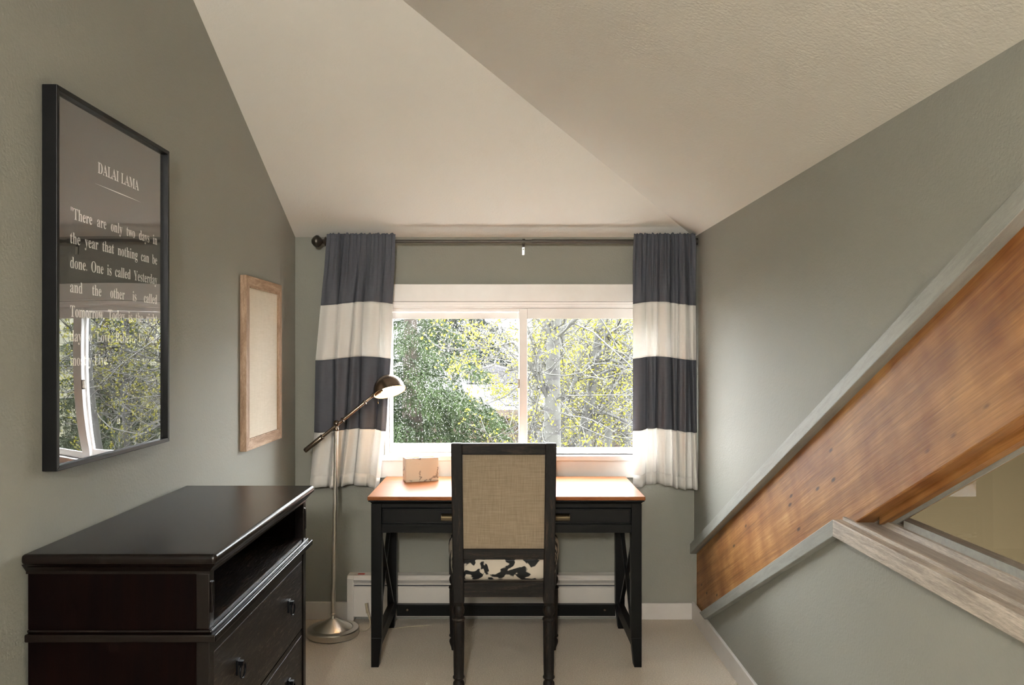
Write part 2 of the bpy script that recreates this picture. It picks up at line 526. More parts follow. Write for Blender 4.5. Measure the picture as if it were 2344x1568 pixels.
# window_2: glass between beam and sill
w3 = thing('window_2', None, None, (1.08, 1.6, .93), kind='structure')
b = MB()
yg = 2.16
b.prism([(yg, .925), (.75, .925), (.75, 1.75), (.79, 1.75)], 1.079, 1.085)
b.build('glass_pane', m_intglass, w3)
struct(MB().box(.975, 1.005, .75, yk, .853, .903).build('trim_3', m_rail, bevel=.002))
ww = MB().box(1.0055, 1.065, .75, yk - .005, .86, .910).build('sill_board', m_sill, w3)
MB().box(1.003, 1.0115, .75, yk - .006, .9025, .9125).build('sill_bead', m_rail, w3)
MB().box(1.064, 1.0775, .75, 2.32, .86, .928).build('inner_rail', m_rail, w3)
MB().box(1.0745, 1.0785, .75, 2.11, .925, .947).build('glazing_bead', m_trimgrey, w3)
MB().box(1.0855, 1.15, .75, 2.3, .86, .93).build('outer_sill', m_sill, w3)

# baseboards
def bboard(name, pts):
    b = MB()
    b.box(*pts)
    return struct(b.build(name, m_base, bevel=.003))
bboard('baseboard_right', (XR - .014, XR, .75, YB, 0, .092))
b = MB(); b.box(XL, -.80, YB - .014, YB, 0, .092); b.box(.655, XR - .014, YB - .014, YB, 0, .085)
struct(b.build('baseboard_back', m_base, bevel=.003))
bboard('baseboard_left', (XL, XL + .014, YR, YB - .014, 0, .092))

# ------------------------------------------------------------------ window_1
w1 = thing('window_1', None, None, (.1, YB, .74), kind='structure')
MB().box(WX0 - .075, WX1 + .075, 4.10, YB, 1.663, 1.752).build('head_casing', m_white, w1, bevel=.002)
MB().box(WX0 - .075, WX0 - .005, 4.10, YB, .862, 1.662).build('side_casing', m_white, w1, bevel=.002)
MB().box(WX1 + .005, WX1 + .075, 4.10, YB, .862, 1.662).build('side_casing', m_white, w1, bevel=.002)
MB().box(WX0 - .075, WX1 + .075, 4.103, YB, .742, .832).build('apron', m_white, w1, bevel=.002)
b = MB()
b.box(WX0 - .09, WX1 + .09, 4.075, YB + .001, .833, .860)
b.box(WX0, WX1, YB, YB + .15, .84, .853)
b.build('sill', m_white, w1, bevel=.004)
b = MB()                                           # jamb lining
b.box(WX0, WX0 + .012, YB, YB + .14, .853, 1.66); b.box(WX1 - .012, WX1, YB, YB + .14, .853, 1.66)
b.box(WX0 + .012, WX1 - .012, YB, YB + .14, 1.648, 1.66)
b.build('jamb', m_white, w1)
b = MB()                                           # stepped track at the head
b.box(WX0 + .012, WX1 - .012, YB + .012, YB + .022, 1.636, 1.648)
b.box(WX0 + .012, WX1 - .012, YB + .026, YB + .034, 1.630, 1.648)
b.box(WX0 + .012, WX1 - .012, YB + .064, YB + .07, 1.612, 1.648)
b.build('head_track', m_white, w1, bevel=.0015)
MB().box(WX0 + .012, WX1 - .012, YB + .03, YB + .11, .853, .862).build('sill_track', m_white, w1)
def sash(x0, x1, y0, y1, z0, z1, st_l, st_r, rt, rb):
    o = MB()
    o.box(x0, x0 + st_l, y0, y1, z0, z1); o.box(x1 - st_r, x1, y0, y1, z0, z1)
    o.box(x0 + st_l, x1 - st_r, y0, y1, z1 - rt, z1); o.box(x0 + st_l, x1 - st_r, y0, y1, z0, z0 + rb)
    so = o.build('sash', m_white, w1, bevel=.002)
    ym = (y0 + y1) / 2
    g = MB().box(x0 + st_l - .004, x1 - st_r + .004, ym - .002, ym + .002, z0 + rb - .004, z1 - rt + .004).build('glass_pane', m_glass, so)
    return so, g, (x0 + st_l, x1 - st_r, ym, z0 + rb, z1 - rt)
sR, gR, rr = sash(.085, WX1 - .014, 4.15, 4.18, .855, 1.628, .042, .04, .054, .038)
sL, gL, rl = sash(WX0 + .014, .118, 4.192, 4.218, .862, 1.612, .016, .036, .037, .048)
b = MB()
b.box(.078, .085, 4.145, 4.165, 1.208, 1.256); b.box(.070, .078, 4.145, 4.155, 1.208, 1.214); b.box(.070, .078, 4.145, 4.155, 1.250, 1.256)
b.build('latch', m_bronze, sR, bevel=.001)
# rain drops on the outer face of the panes
def drops(rect, n, parent, bias):
    b = MB()
    x0, x1, ym, z0, z1 = rect
    rnd = random.Random(5)
    for i in range(n):
        fx = rnd.random(); fz = rnd.random() ** bias
        r = rnd.uniform(.0007, .0019) * (1.35 if rnd.random() < .15 else 1)
        c = (x0 + .01 + fx * (x1 - x0 - .02), ym + .002, z0 + .01 + fz * (z1 - z0 - .02))
        mx = Matrix.Translation(c) @ Matrix.Rotation(-pi / 2, 4, 'X') @ Matrix.Diagonal((1, 1.15, .7, 1))
        b.lathe([(r, 0), (r * .8, r * .55), (r * .3, r * .95), (0.00001, r)], 6, mx, cap=True)
    o = b.build('rain_drops', m_water, parent, smooth=60)
    o['kind'] = 'stuff'
drops(rl, 2400, gL, .85)
drops(rr, 900, gR, 1.0)

# ------------------------------------------------------------------ curtain rod and curtains
YC = 4.035
rod = thing('curtain_rod', 'dark bronze curtain rod with turned finial above the window', 'curtain rod', (0, YC, 1.965))
mxx = lambda x: Matrix.Translation((x, YC, 1.966)) @ Matrix.Rotation(pi / 2, 4, 'Y')
MB().lathe([(.0085, 0), (.0085, 1.08)], 16, mxx(-.90)).build('thin_tube', m_rod, rod, smooth=40)
MB().lathe([(.0105, 0), (.0105, .845)], 16, mxx(.145)).build('thick_tube', m_rod, rod, smooth=40)
MB().lathe([(.0001, -.086), (.012, -.084), (.024, -.074), (.032, -.060), (.031, -.050), (.020, -.038), (.011, -.030), (.014, -.022), (.024, -.014), (.020, -.006), (.011, 0)], 20, mxx(-.898)).build('finial', m_rod, rod, smooth=30)
b = MB()
b.lathe([(.013, 0), (.013, .014)], 14, mxx(.098)); b.box(.100, .110, YC + .004, YB, 1.958, 1.968)
b.box(.098, .112, YB - .004, YB, 1.905, 1.985)
b.build('bracket', m_rod, rod, smooth=40)
b = MB(); b.box(.099, .111, YB - .012, YB - .008, 1.905, 1.945); b.box(.102, .108, YB - .012, YB - .004, 1.93, 1.94)
b.build('bracket_strap', m_steel, rod)
b = MB(); b.lathe([(.018, 0), (.018, .012)], 14, mxx(.985)); b.build('end_bracket', m_rod, rod, smooth=40)

def interp(tab, z):
    for (za, xa), (zb, xb) in zip(tab, tab[1:]):
        if za >= z >= zb:
            t = (za - z) / (za - zb)
            t = t
            return xa + (xb - xa) * t
    return tab[-1][1] if z < tab[-1][0] else tab[0][1]

def curtain(name_label, left_tab, right_tab, folds, seed):
    """*_tab: (z, x) pairs of both edges; folds: (position, width, depth) of the big pleats"""
    root = thing('curtain', name_label, 'curtain', (left_tab[0][1], YC, .70), group='striped curtains at the window')
    rnd = random.Random(seed)
    ph = [rnd.uniform(0, 6.28) for _ in range(6)]
    bands = [(2.003, 1.647, m_navy, 'dark_panel'), (1.647, 1.366, m_cwhite, 'white_panel'), (1.366, .996, m_navy, 'dark_panel'), (.996, .712, m_cwhite, 'white_panel')]
    NU = 190
    def pt(u, z):
        x = interp(left_tab, z) * (1 - u) + interp(right_tab, z) * u
        t = min(1, max(0, (1.96 - z) / 1.2))              # 0 at the rod, 1 at the hem
        g = max(0, 1 - (1.985 - z) / .30) if z < 1.985 else 1.0   # gathered zone
        y = 0
        for (c, w, d) in folds:
            cc = c + .02 * math.sin(3 * z + c * 20)
            y -= d * (.35 + .65 * t) * math.exp(-((u - cc) / w) ** 2)
        y += .012 * t * math.sin(u * 9 + ph[0] + z) + .006 * math.sin(u * 21 + ph[1] - 1.5 * z) * (.3 + t * .7)
        y += g * .026 * (abs(math.sin(u * 46 + ph[2] + 2.5 * math.sin(u * 7 + ph[4]))) ** .6 - .6) + g * .007 * math.sin(u * 71 + ph[3])
        # pocket around the rod
        if z > 1.94:
            y = y * .5 - .021
        else:
            k = min(1, (1.94 - z) / .12)
            y = y * (.5 + .5 * k) - .021 * (1 - k) - .004 * k
        y = min(y, .048)
        dz = (.0022 * math.sin(u * 97 + ph[4]) + .002 * math.sin(u * 57 + ph[3]) + .0015 * math.sin(u * 151)) * (z - 1.96) / .043 if z > 1.96 else 0
        if z < .80:
            dz += .004 * math.sin(u * 11 + ph[5]) - .012 * (u - .3)
        dzb = -.010 * math.sin(u * 5 + ph[0])
        return Vector((x + .004 * math.sin(u * 40 + ph[1]) * t, YC + y, z + dz + (dzb if z < 1.7 else 0)))
    first_hem = None
    for (z1, z0, mt, nm) in bands:
        n = max(6, int((z1 - z0) / .012))
        vs_ = []; fs = []
        for j in range(n + 1):
            z = z1 + (z0 - z1) * j / n
            for i in range(NU + 1):
                vs_.append(pt(i / NU, z))
        for j in range(n):
            for i in range(NU):
                a = j * (NU + 1) + i
                fs.append((a, a + 1, a + NU + 2, a + NU + 1))
        o = MB().add(vs_, fs).build(nm, mt, root, smooth=70, recalc=False)
        sd = o.modifiers.new('thickness', 'SOLIDIFY'); sd.thickness = .002; sd.offset = 0
        last = o
    # stitched hem band
    vs_ = []; fs = []
    for j in range(4):
        z = .772 - j * .0205
        for i in range(NU + 1):
            q = pt(i / NU, z); q.y -= .0035
            if j in (0, 3): q.y += .0025
            vs_.append(q)
    for j in range(3):
        for i in range(NU):
            a = j * (NU + 1) + i
            fs.append((a, a + 1, a + NU + 2, a + NU + 1))
    o = MB().add(vs_, fs).build('hem', m_cwhite, last, smooth=70, recalc=False)
    sd = o.modifiers.new('thickness', 'SOLIDIFY'); sd.thickness = .0015; sd.offset = 0
    return root

def xs(pairs, d=4.03):
    return [(1.4 + (805 - py) * d / F, (px - 1152) * d / F) for px, py in pairs]
curtain('slate and cream striped curtain hanging behind the floor lamp', xs([(750, 530), (748, 560), (734, 692), (722, 820), (719, 985), (708, 1118)]),
        xs([(906, 530), (905, 580), (899, 695), (895, 820), (885, 985), (869, 1118)]),
        [(.10, .06, .022), (.24, .012, -.03), (.33, .05, .034), (.44, .014, -.034), (.50, .035, .03), (.60, .014, -.036), (.70, .07, .036), (.83, .015, -.022), (.93, .05, .028)], 3)
curtain('slate and cream striped curtain hanging beside the right wall', xs([(1451, 530), (1449, 560), (1449, 820), (1449, 985), (1450, 1118)]),
        xs([(1588, 530), (1591, 560), (1593, 700), (1595, 985), (1596, 1118)]),
        [(.10, .06, .016), (.21, .02, -.022), (.30, .04, .016), (.40, .014, -.03), (.50, .06, .038), (.62, .012, -.036), (.66, .03, .02), (.72, .012, -.03), (.80, .04, .034), (.90, .012, -.028), (.96, .04, .026)], 11)

# ------------------------------------------------------------------ baseboard heater
ht = thing('baseboard_heater', 'cream electric baseboard heater on the wall under the desk', 'heater', (-.08, 4.085, 0))
HX0, HX1, HY = -.805, .645, 4.047
b = MB(); b.prism([(YB, .245), (HY + .012, .245), (HY, .232), (HY, .014), (YB, .014)], HX0, HX0 + .035); b.build('end_cap', m_heater, ht, bevel=.003)
b = MB(); b.prism([(YB, .245), (HY + .012, .245), (HY, .232), (HY, .014), (YB, .014)], HX1 - .035, HX1); b.build('end_cap', m_heater, ht, bevel=.003)
MB().prism([(YB, .2445), (HY + .012, .2445), (HY + .002, .232), (HY + .002, .222), (HY + .006, .222), (HY + .014, .238), (YB, .238)], HX0 + .035, HX1 - .035).build('top_cover', m_heater, ht)
MB().box(HX0 + .035, HX1 - .035, HY + .03, YB, .03, .238).build('heating_fins', m_fin, ht)
MB().prism([(HY + .004, .205), (HY + .03, .215), (HY + .03, .211), (HY + .004, .199)], HX0 + .035, HX1 - .035).build('damper', m_heater, ht)
MB().prism([(HY + .004, .185), (HY + .01, .19), (HY + .012, .19), (HY + .012, .034), (HY + .004, .034)], HX0 + .035, HX1 - .035).build('front_panel', m_heater, ht)
MB().box(-.755, -.72, HY + .03, HY + .052, .2446, .2452).build('sticker', m_red, ht)['label'] = 'red warning sticker'

# ------------------------------------------------------------------ writing desk
DX = .014
dk = thing('writing_desk', 'black writing desk with cherry wood top under the window', 'desk', (DX, 3.75, 0))
YF, YK2 = 3.468, 4.036
MB().box(DX - .614, DX + .614, YF, YK2, .743, .76).build('desk_top', m_desktop, dk, bevel=.003)
b = MB()
cv = [(0, .743), (.0, .738), (.006, .735), (.011, .730), (.014, .724)]
for (h0, z0), (h1, z1) in zip(cv, cv[1:]):
    b.hexa([(DX - .61 + h1, YF + .004 + h1, z1), (DX + .61 - h1, YF + .004 + h1, z1), (DX + .61 - h1, YK2 - .004 - h1, z1), (DX - .61 + h1, YK2 - .004 - h1, z1)],
           [(DX - .61 + h0, YF + .004 + h0, z0), (DX + .61 - h0, YF + .004 + h0, z0), (DX + .61 - h0, YK2 - .004 - h0, z0), (DX - .61 + h0, YK2 - .004 - h0, z0)])
b.build('cove_moulding', m_deskblack, dk, smooth=30)
LF, LB, LW = YF + .018, YK2 - .018, .046
for sx in (-1, 1):
    for (ya, yb) in ((LF, LF + LW), (LB - LW, LB)):
        xo = DX + sx * .6; xi = DX + sx * (.6 - LW); xt = DX + sx * (.6 - LW + .013)
        x0, x1 = sorted((xo, xi))
        b = MB(); b.box(x0, x1, ya, yb, .13, .725)
        x0b, x1b = sorted((xo, xt))
        b.hexa([(x0b, ya, 0), (x1b, ya, 0), (x1b, yb, 0), (x0b, yb, 0)], [(x0, ya, .13), (x1, ya, .13), (x1, yb, .13), (x0, yb, .13)])
        b.build('leg', m_deskblack, dk, bevel=.0015)
    # side apron, stretcher, crossed braces
    xa, xb = sorted((DX + sx * .585, DX + sx * .567))
    MB().box(xa, xb, LF + LW, LB - LW, .596, .725).build('side_apron', m_deskblack, dk)
    xa, xb = sorted((DX + sx * .592, DX + sx * .562))
    MB().box(xa, xb, LF + LW, LB - LW, .075, .135).build('side_stretcher', m_deskblack, dk, bevel=.0015)
    ya, yb = LF + LW, LB - LW
    for k, (p0, p1) in enumerate((((ya, .135), (yb, .596)), ((yb, .135), (ya, .596)))):
        dy, dz = p1[0] - p0[0], p1[1] - p0[1]
        L = math.hypot(dy, dz); w = .016
        ny, nz = -dz / L * w, dy / L * w
        xc = DX + sx * .577 + (.004 if k else -.004)
        sy = abs(w * L / dz)
        q = [(p0[0] - sy, p0[1]), (p0[0] + sy, p0[1]), (p1[0] + sy, p1[1]), (p1[0] - sy, p1[1])]
        q = [(min(max(yy, ya), yb), zz) for yy, zz in q]
        MB().prism(q, xc - .009, xc + .009).build('cross_brace', m_deskblack, dk, bevel=.001)
FX0, FX1 = DX - .6 + LW, DX + .6 - LW
b = MB()
b.box(FX0, FX1, LF + .004, LF + .03, .707, .725); b.box(FX0, FX1, LF + .004, LF + .03, .596, .634)
b.build('front_rail', m_deskblack, dk, bevel=.001)
MB().box(FX0, FX1, LB - .03, LB - .008, .596, .725).build('back_apron', m_deskblack, dk)
MB().box(FX0, FX1, LB - .034, LB - .008, .06, .118).build('back_stretcher', m_deskblack, dk, bevel=.0015)
b = MB()
b.box(FX0 + .003, FX1 - .003, LF + .004, LF + .35, .637, .704)
dr = b.build('drawer', m_deskblack, dk, bevel=.001)
b = MB()
x0, x1, z0, z1, yy = FX0 + .003, FX1 - .003, .637, .704, LF + .0045
for (xa, xb, za, zb) in ((x0, x1, z1 - .006, z1), (x0, x1, z0, z0 + .006), (x0, x0 + .006, z0 + .006, z1 - .006), (x1 - .006, x1, z0 + .006, z1 - .006)):
    b.box(xa, xb, yy - .005, yy, za, zb)
b.build('bead_moulding', m_deskblack, dr, bevel=.0015)
for px in (-.249, .249):
    xc = DX + px - .004
    b = MB()
    NS = 10
    prof = [(0, .685)] + [(-.022 * math.sin(a), .667 + .016 * math.cos(a)) for a in [pi / 2 * k / 6 for k in range(7)]] + [(-.022, .655), (-.019, .655), (-.0185, .667)] + [(-.0185 * math.sin(a), .667 + .013 * math.cos(a)) for a in [pi / 2 * (6 - k) / 6 for k in range(7)]] + [(0, .68)]
    b.prism([(yy + a, z) for a, z in prof], xc - .036, xc + .036)
    b.box(xc - .036, xc - .033, yy - .02, yy, .655, .68); b.box(xc + .033, xc + .036, yy - .02, yy, .655, .68)
    pl = b.build('cup_pull', m_brass, dr, smooth=40)
    MB().box(xc - .043, xc + .043, yy - .0015, yy + .001, .651, .689).build('back_plate', m_iron, dr, bevel=.0005)
for px in (-.5, .5):
    MB().lathe([(.0001, 0), (.006, .001), (.007, .004)], 12, aimz((DX + px, LB - .038, .092), (0, 1, 0))).build('screw_cap', m_bronze, dk)

# ------------------------------------------------------------------ pen holder
ph = thing('pen_holder', 'cream veined stone pen holder with two compartments on the desk', 'pen holder', (-.476, 3.846, .7602), math.atan2(.054, .155))
b = MB(); W, D_, H, t = .164, .073, .1163, .008
b.box(0, W, 0, D_, 0, .01); b.box(0, W, 0, t, .01, H); b.box(0, W, D_ - t, D_, .01, H); b.box(0, t, t, D_ - t, .01, H); b.box(W - t, W, t, D_ - t, .01, H)
b.build('body', m_marble, ph, local=True, bevel=.0015)
MB().box(W / 2 - t / 2, W / 2 + t / 2, t, D_ - t, .01, H - .001).build('divider', m_marble, ph, local=True)

# ------------------------------------------------------------------ chair
CX = .002
ch = thing('dining_chair', 'distressed black wooden chair with linen back and cowhide print seat', 'chair', (CX, 3.45, 0))
CY0, CY1 = 3.192, 3.236
def turned(x, y, top, mb):
    s = top / .377
    prof = [(.0001, 0), (.013, 0), (.0145, .012), (.021, .030), (.0235, .040), (.0225, .050), (.017, .058), (.0165, .062), (.0225, .066), (.0245, .071), (.0225, .076), (.0205, .079),
            (.0215, .11), (.0225, .20), (.0235, .296), (.0225, .300), (.026, .304), (.0265, .309), (.024, .314), (.0165, .319), (.0165, .322), (.022, .332), (.0245, .345), (.0225, .357), (.018, .365), (.021, .370), (.021, .377)]
    mb.lathe([(r, z * s) for r, z in prof], 20, Matrix.Translation((x, y, 0)))
for sx in (-1, 1):
    b = MB()
    xo, xi = CX + sx * .2145, CX + sx * .1695            # top
    xo2, xi2 = CX + sx * .2065, CX + sx * .1615          # bottom
    a0, a1 = sorted((xo2, xi2)); c0, c1 = sorted((xo, xi))
    b.hexa([(a0, CY0, .377), (a1, CY0, .377), (a1, CY1, .377), (a0, CY1, .377)], [(c0, CY0, 1.027), (c1, CY0, 1.027), (c1, CY1, 1.027), (c0, CY1, 1.027)])
    b.build('back_post', m_chairwood, ch, bevel=.004)
    b = MB(); turned(CX + sx * .184, (CY0 + CY1) / 2, .377, b)
    b.build('leg', m_chairwood, ch, smooth=40)
    b = MB(); turned(CX + sx * .232, 3.695, .36, b)
    b.box(CX + sx * .232 - .023, CX + sx * .232 + .023, 3.672, 3.718, .36, .455)
    b.build('leg', m_chairwood, ch, smooth=40)
    # side rails
    p0 = Vector((CX + sx * .197, CY1, 0)); p1 = Vector((CX + sx * .243, 3.675, 0))
    b = MB(); w = .011
    b.hexa([(p0.x - w, p0.y, .40), (p0.x + w, p0.y, .40), (p1.x + w, p1.y, .40), (p1.x - w, p1.y, .40)], [(p0.x - w, p0.y, .458), (p0.x + w, p0.y, .458), (p1.x + w, p1.y, .458), (p1.x - w, p1.y, .458)])
    b.build('side_rail', m_chairwood, ch, bevel=.002)
def crail(z0, z1, nm='back_rail', dy=.004):
    w0 = .1615 + (.008) * (z0 - .377) / .65; w1 = .1615 + .008 * (z1 - .377) / .65
    b = MB()
    b.hexa([(CX - w0, CY0 + dy, z0), (CX + w0, CY0 + dy, z0), (CX + w0, CY1 - dy, z0), (CX - w0, CY1 - dy, z0)], [(CX - w1, CY0 + dy, z1), (CX + w1, CY0 + dy, z1), (CX + w1, CY1 - dy, z1), (CX - w1, CY1 - dy, z1)])
    return b.build(nm, m_chairrail, ch, bevel=.002)
crail(.981, 1.026, 'top_rail'); crail(.555, .596); crail(.402, .460, 'seat_rail')
MB().box(CX - .21, CX + .21, 3.685, 3.708, .40, .458).build('seat_rail', m_chairrail, ch, bevel=.002)
# upholstered back panel, gently domed on both faces
def pillow(x0, x1, z0, z1, yc, th, bulge, n=14):
    vs_ = []; fs = []
    for side in (-1, 1):
        for j in range(n + 1):
            for i in range(n + 1):
                u, v_ = i / n, j / n
                d = (1 - (2 * u - 1) ** 4) * (1 - (2 * v_ - 1) ** 4)
                sh = 0
                vs_.append((x0 + (x1 - x0) * u, yc + side * (th + bulge * d), z0 + (z1 - z0) * v_))
    N = (n + 1) ** 2
    for s in (0, 1):
        for j in range(n):
            for i in range(n):
                a = s * N + j * (n + 1) + i
                q = (a, a + 1, a + n + 2, a + n + 1)
                fs.append(q if s == 0 else q[::-1])
    edge = [i for i in range(n + 1)] + [j * (n + 1) + n for j in range(1, n + 1)] + [n * (n + 1) + i for i in range(n - 1, -1, -1)] + [j * (n + 1) for j in range(n - 1, 0, -1)]
    for a, c in zip(edge, edge[1:] + edge[:1]):
        fs.append((a, c, N + c, N + a))
    return MB().add(vs_, fs)
pillow(CX - .1675, CX + .1675, .597, .98, (CY0 + CY1) / 2, .008, .007).build('back_cushion', m_linen, ch, smooth=50)
# seat cushion: tapering plan, rounded edges, crowned top
vs_ = []; fs = []
NR = 56
rings = [(0.93, .455), (.985, .462), (1.0, .485), (1.0, .515), (.985, .537), (.95, .552), (.88, .563), (.7, .573), (.4, .578), (.0001, .58)]
for k, z in rings:
    for i in range(NR):
        a = 2 * pi * i / NR
        c, s_ = math.cos(a), math.sin(a)
        ex = .28
        ux = math.copysign(abs(c) ** ex, c); uy = math.copysign(abs(s_) ** ex, s_)
        hw = .213 + (.266 - .213) * (uy + 1) / 2
        zz = z if uy > -.5 or z < .545 else z - .012 * min(1, (-uy - .5) * 2)
        vs_.append((CX + ux * hw * k, 3.485 + uy * .243 * k, zz))
for j in range(len(rings) - 1):
    for i in range(NR):
        fs.append((j * NR + i, j * NR + (i + 1) % NR, (j + 1) * NR + (i + 1) % NR, (j + 1) * NR + i))
fs.append(tuple(range(NR))[::-1])
MB().add(vs_, fs).build('seat_cushion', m_cow, ch, smooth=60)

# ------------------------------------------------------------------ floor lamp
LX, LY = -.842, 3.89
fl = thing('floor_lamp', 'brushed nickel floor lamp with tilted lit dome shade', 'lamp', (LX, LY, 0))
MB().lathe([(.0001, .0), (.122, .0), (.127, .006), (.127, .030), (.124, .035), (.098, .038), (.094, .036), (.090, .040), (.06, .058), (.03, .074), (.0135, .083), (.011, .090), (.0105, .098), (.014, .101), (.014, .105), (.0105, .108), (.0105, .110)], 48, Matrix.Translation((LX, LY, 0))).build('base', m_steel, fl, smooth=30)
J = Vector((-.825, LY, 1.045))
MB().tube([(LX, LY, .105), (J.x - .0005, LY, 1.02)], .0105, 20).build('pole', m_steel, fl, smooth=40)
b = MB()
b.lathe([(.0105, 0), (.0125, .004), (.0125, .012), (.0095, .018), (.0095, .024)], 18, Matrix.Translation((J.x, LY, 1.008)))
b.lathe([(.0001, -.0165), (.009, -.0145), (.0145, -.008), (.0165, 0), (.0145, .008), (.009, .0145), (.0001, .0165)], 18, Matrix.Translation(J))
b.tube([J, J + Vector((.012, -.02, .004))], .005, 10)
b.build('joint', m_bronze, fl, smooth=40)
A0 = at(697, 1033, LY); A1 = at(853, 906, LY)
dirv = (A1 - A0).normalized()
L = (A1 - A0).length
am = aimz(A0, dirv)
MB().lathe([(.0085, .11), (.0085, L - .045), (.0065, L - .04), (.0065, L + .006)], 18, am).build('arm', m_bronze, fl, smooth=40)
MB().lathe([(.0001, 0), (.010, .002), (.0125, .008), (.0125, .105), (.0085, .113)], 18, am).build('counterweight', m_bronze, fl, smooth=40)
for q in (.108, .195, .24, L - .055):
    MB().lathe([(.0085, q), (.0135, q + .003), (.0135, q + .007), (.0085, q + .010)], 18, am).build('collar', m_bronze, fl, smooth=40)
hc = at(892, 897, LY - .01)
nrm = Vector((.285, -.33, -.90)).normalized()
hm = aimz(hc, -nrm)                         # +Z of the shade points to its apex
RS = .079
outer = [(RS + .003, -.002), (RS + .003, .002)] + [(RS * math.cos(a), .004 + RS * 1.06 * math.sin(a)) for a in [pi / 2 * k / 12 for k in range(13)]]
outer[-1] = (.0001, outer[-1][1])
inner = [(max(.0001, (RS - .003) * math.cos(a)), .004 + (RS * 1.06 - .003) * math.sin(a)) for a in [pi / 2 * (12 - k) / 12 for k in range(13)]] + [(RS, -.002)]
hd = MB().lathe(outer, 40, hm, cap=False).build('shade', m_bronze, fl, smooth=50)
m_inner = M('enamel_reflector', '#e8dcc0', rough=0.45)
MB().lathe(inner, 40, hm, cap=False).build('reflector', m_inner, hd, smooth=50)
b = MB()
neck = hm @ Vector((-.02, 0, .05))
b.tube([A1 - dirv * .01, A1 + dirv * .02, A1 + dirv * .045], [.0075, .013, .016], 16)
b.build('neck', m_bronze, hd, smooth=40)
sk = hc + (A1 + dirv * .04 - hc) * .55 - nrm * .02
b = MB(); b.lathe([(.017, 0), (.017, .03), (.013, .034)], 18, aimz(A1 + dirv * .035 - nrm * .012, (hc - nrm * .03) - (A1 + dirv * .035 - nrm * .012)))
b.build('socket', m_brass, hd, smooth=40)
m_bulb = emit('warm_bulb', '#ffcf94', 11)
bc = hc - nrm * .03 + (hc - A1).normalized() * -.004
MB().lathe([(.0001, -.03), (.012, -.027), (.022, -.019), (.028, -.008), (.029, .003), (.025, .015), (.016, .026), (.0001, .03)], 20, aimz(bc, (A1 - hc).normalized())).build('bulb', m_bulb, hd, smooth=60)
q = at(865, 912, LY - .02)
b = MB(); b.tube([q, q + Vector((0, 0, -.018))], .0016, 8); b.lathe([(.0001, -.006), (.004, -.005), (.004, 0), (.0015, .004)], 10, Matrix.Translation(q + Vector((0, 0, -.022))))
b.build('switch', m_brass, hd, smooth=40)
# cord from the base to the wall
pts = [(LX + .127, LY + .02, .012), (LX + .16, LY + .05, .006), (LX + .17, LY + .09, .03), (LX + .145, LY + .115, .11), (LX + .15, LY + .12, .06), (LX + .19, LY + .09, .007), (LX + .26, LY + .07, .005), (LX + .36, LY + .1, .005), (LX + .46, LY + .12, .005)]
def smoothpts(pts, n=8):
    P = [Vector(q) for q in pts]; out = []
    for i in range(len(P) - 1):
        a, b_, c, d = P[max(i - 1, 0)], P[i], P[i + 1], P[min(i + 2, len(P) - 1)]
        for k in range(n):
            t = k / n
            out.append(.5 * ((2 * b_) + (-a + c) * t + (2 * a - 5 * b_ + 4 * c - d) * t * t + (-a + 3 * b_ - 3 * c + d) * t ** 3))
    out.append(P[-1]); return out
MB().tube(smoothpts(pts), .0022, 8).build('cord', m_cord, fl, smooth=60)
MB().tube([(LX + .150, LY + .110, .07), (LX + .144, LY + .116, .118)], [.006, .0075], 10).build('cord_tie', m_cord, fl, smooth=60)

# ------------------------------------------------------------------ dresser
ds = thing('dresser', 'dark espresso wooden dresser with open shelf against the left wall', 'dresser', (-.87, 2.22, 0))
TX0, TX1, TY0, TY1, TZ = -1.082, -.643, 1.76, 2.68, .945
MB().box(TX0, TX1, TY0, TY1, TZ - .024, TZ).build('top', m_espresso, ds, bevel=.009, seg=4)
b = MB()
cv = [(.006, .921), (.012, .914), (.022, .902), (.022, .896)]
for (h0, z0), (h1, z1) in zip(cv, cv[1:]):
    b.hexa([(TX0, TY0 + h1, z1), (TX1 - h1, TY0 + h1, z1), (TX1 - h1, TY1 - h1, z1), (TX0, TY1 - h1, z1)], [(TX0, TY0 + h0, z0), (TX1 - h0, TY0 + h0, z0), (TX1 - h0, TY1 - h0, z0), (TX0, TY1 - h0, z0)])
b.build('crown_moulding', m_espresso, ds, smooth=50)
BX0, BX1, BY0, BY1 = -1.078, -.667, 1.784, 2.656
for y in (BY0, BY1 - .022):
    MB().box(BX0, BX1 - .03, y, y + .022, .77, .896).build('upper_side_panel', m_espside, ds)
    MB().box(BX0, BX1 - .03, y, y + .022, .06, .745).build('lower_side_panel', m_espside, ds)
for (ya, yb) in ((BY0, BY0 + .03), (BY1 - .03, BY1)):
    up = MB().box(BX1 - .03, BX1, ya, yb, .77, .896).build('upper_post', m_espresso, ds, bevel=.0015)
    ym = (ya + yb) / 2
    MB().box(BX1 - .001, BX1 + .004, ym - .007, ym + .007, .805, .875).build('inlay', m_espresso, up, bevel=.001)
    MB().box(BX1 - .03, BX1, ya, yb, .0, .745).build('lower_post', m_espresso, ds, bevel=.0015)
for (ya, yb) in ((BY0, BY0 + .04), (BY1 - .04, BY1)):
    MB().box(BX0, BX0 + .04, ya, yb, 0, .06).build('foot', m_espresso, ds)
MB().box(BX0, BX0 + .01, BY0 + .022, BY1 - .022, .06, .896).build('back_panel', m_espside, ds)
b = MB(); b.box(BX0, BX1 + .02, BY0 - .016, BY1 + .016, .745, .7625); b.box(BX0, BX1 + .008, BY0 - .006, BY1 + .006, .7625, .770)
b.build('ledge', m_espresso, ds, bevel=.003, seg=3)
MB().box(BX0 + .01, BX1 - .004, BY0 + .022, BY1 - .022, .770, .776).build('open_shelf', m_brushed, ds)
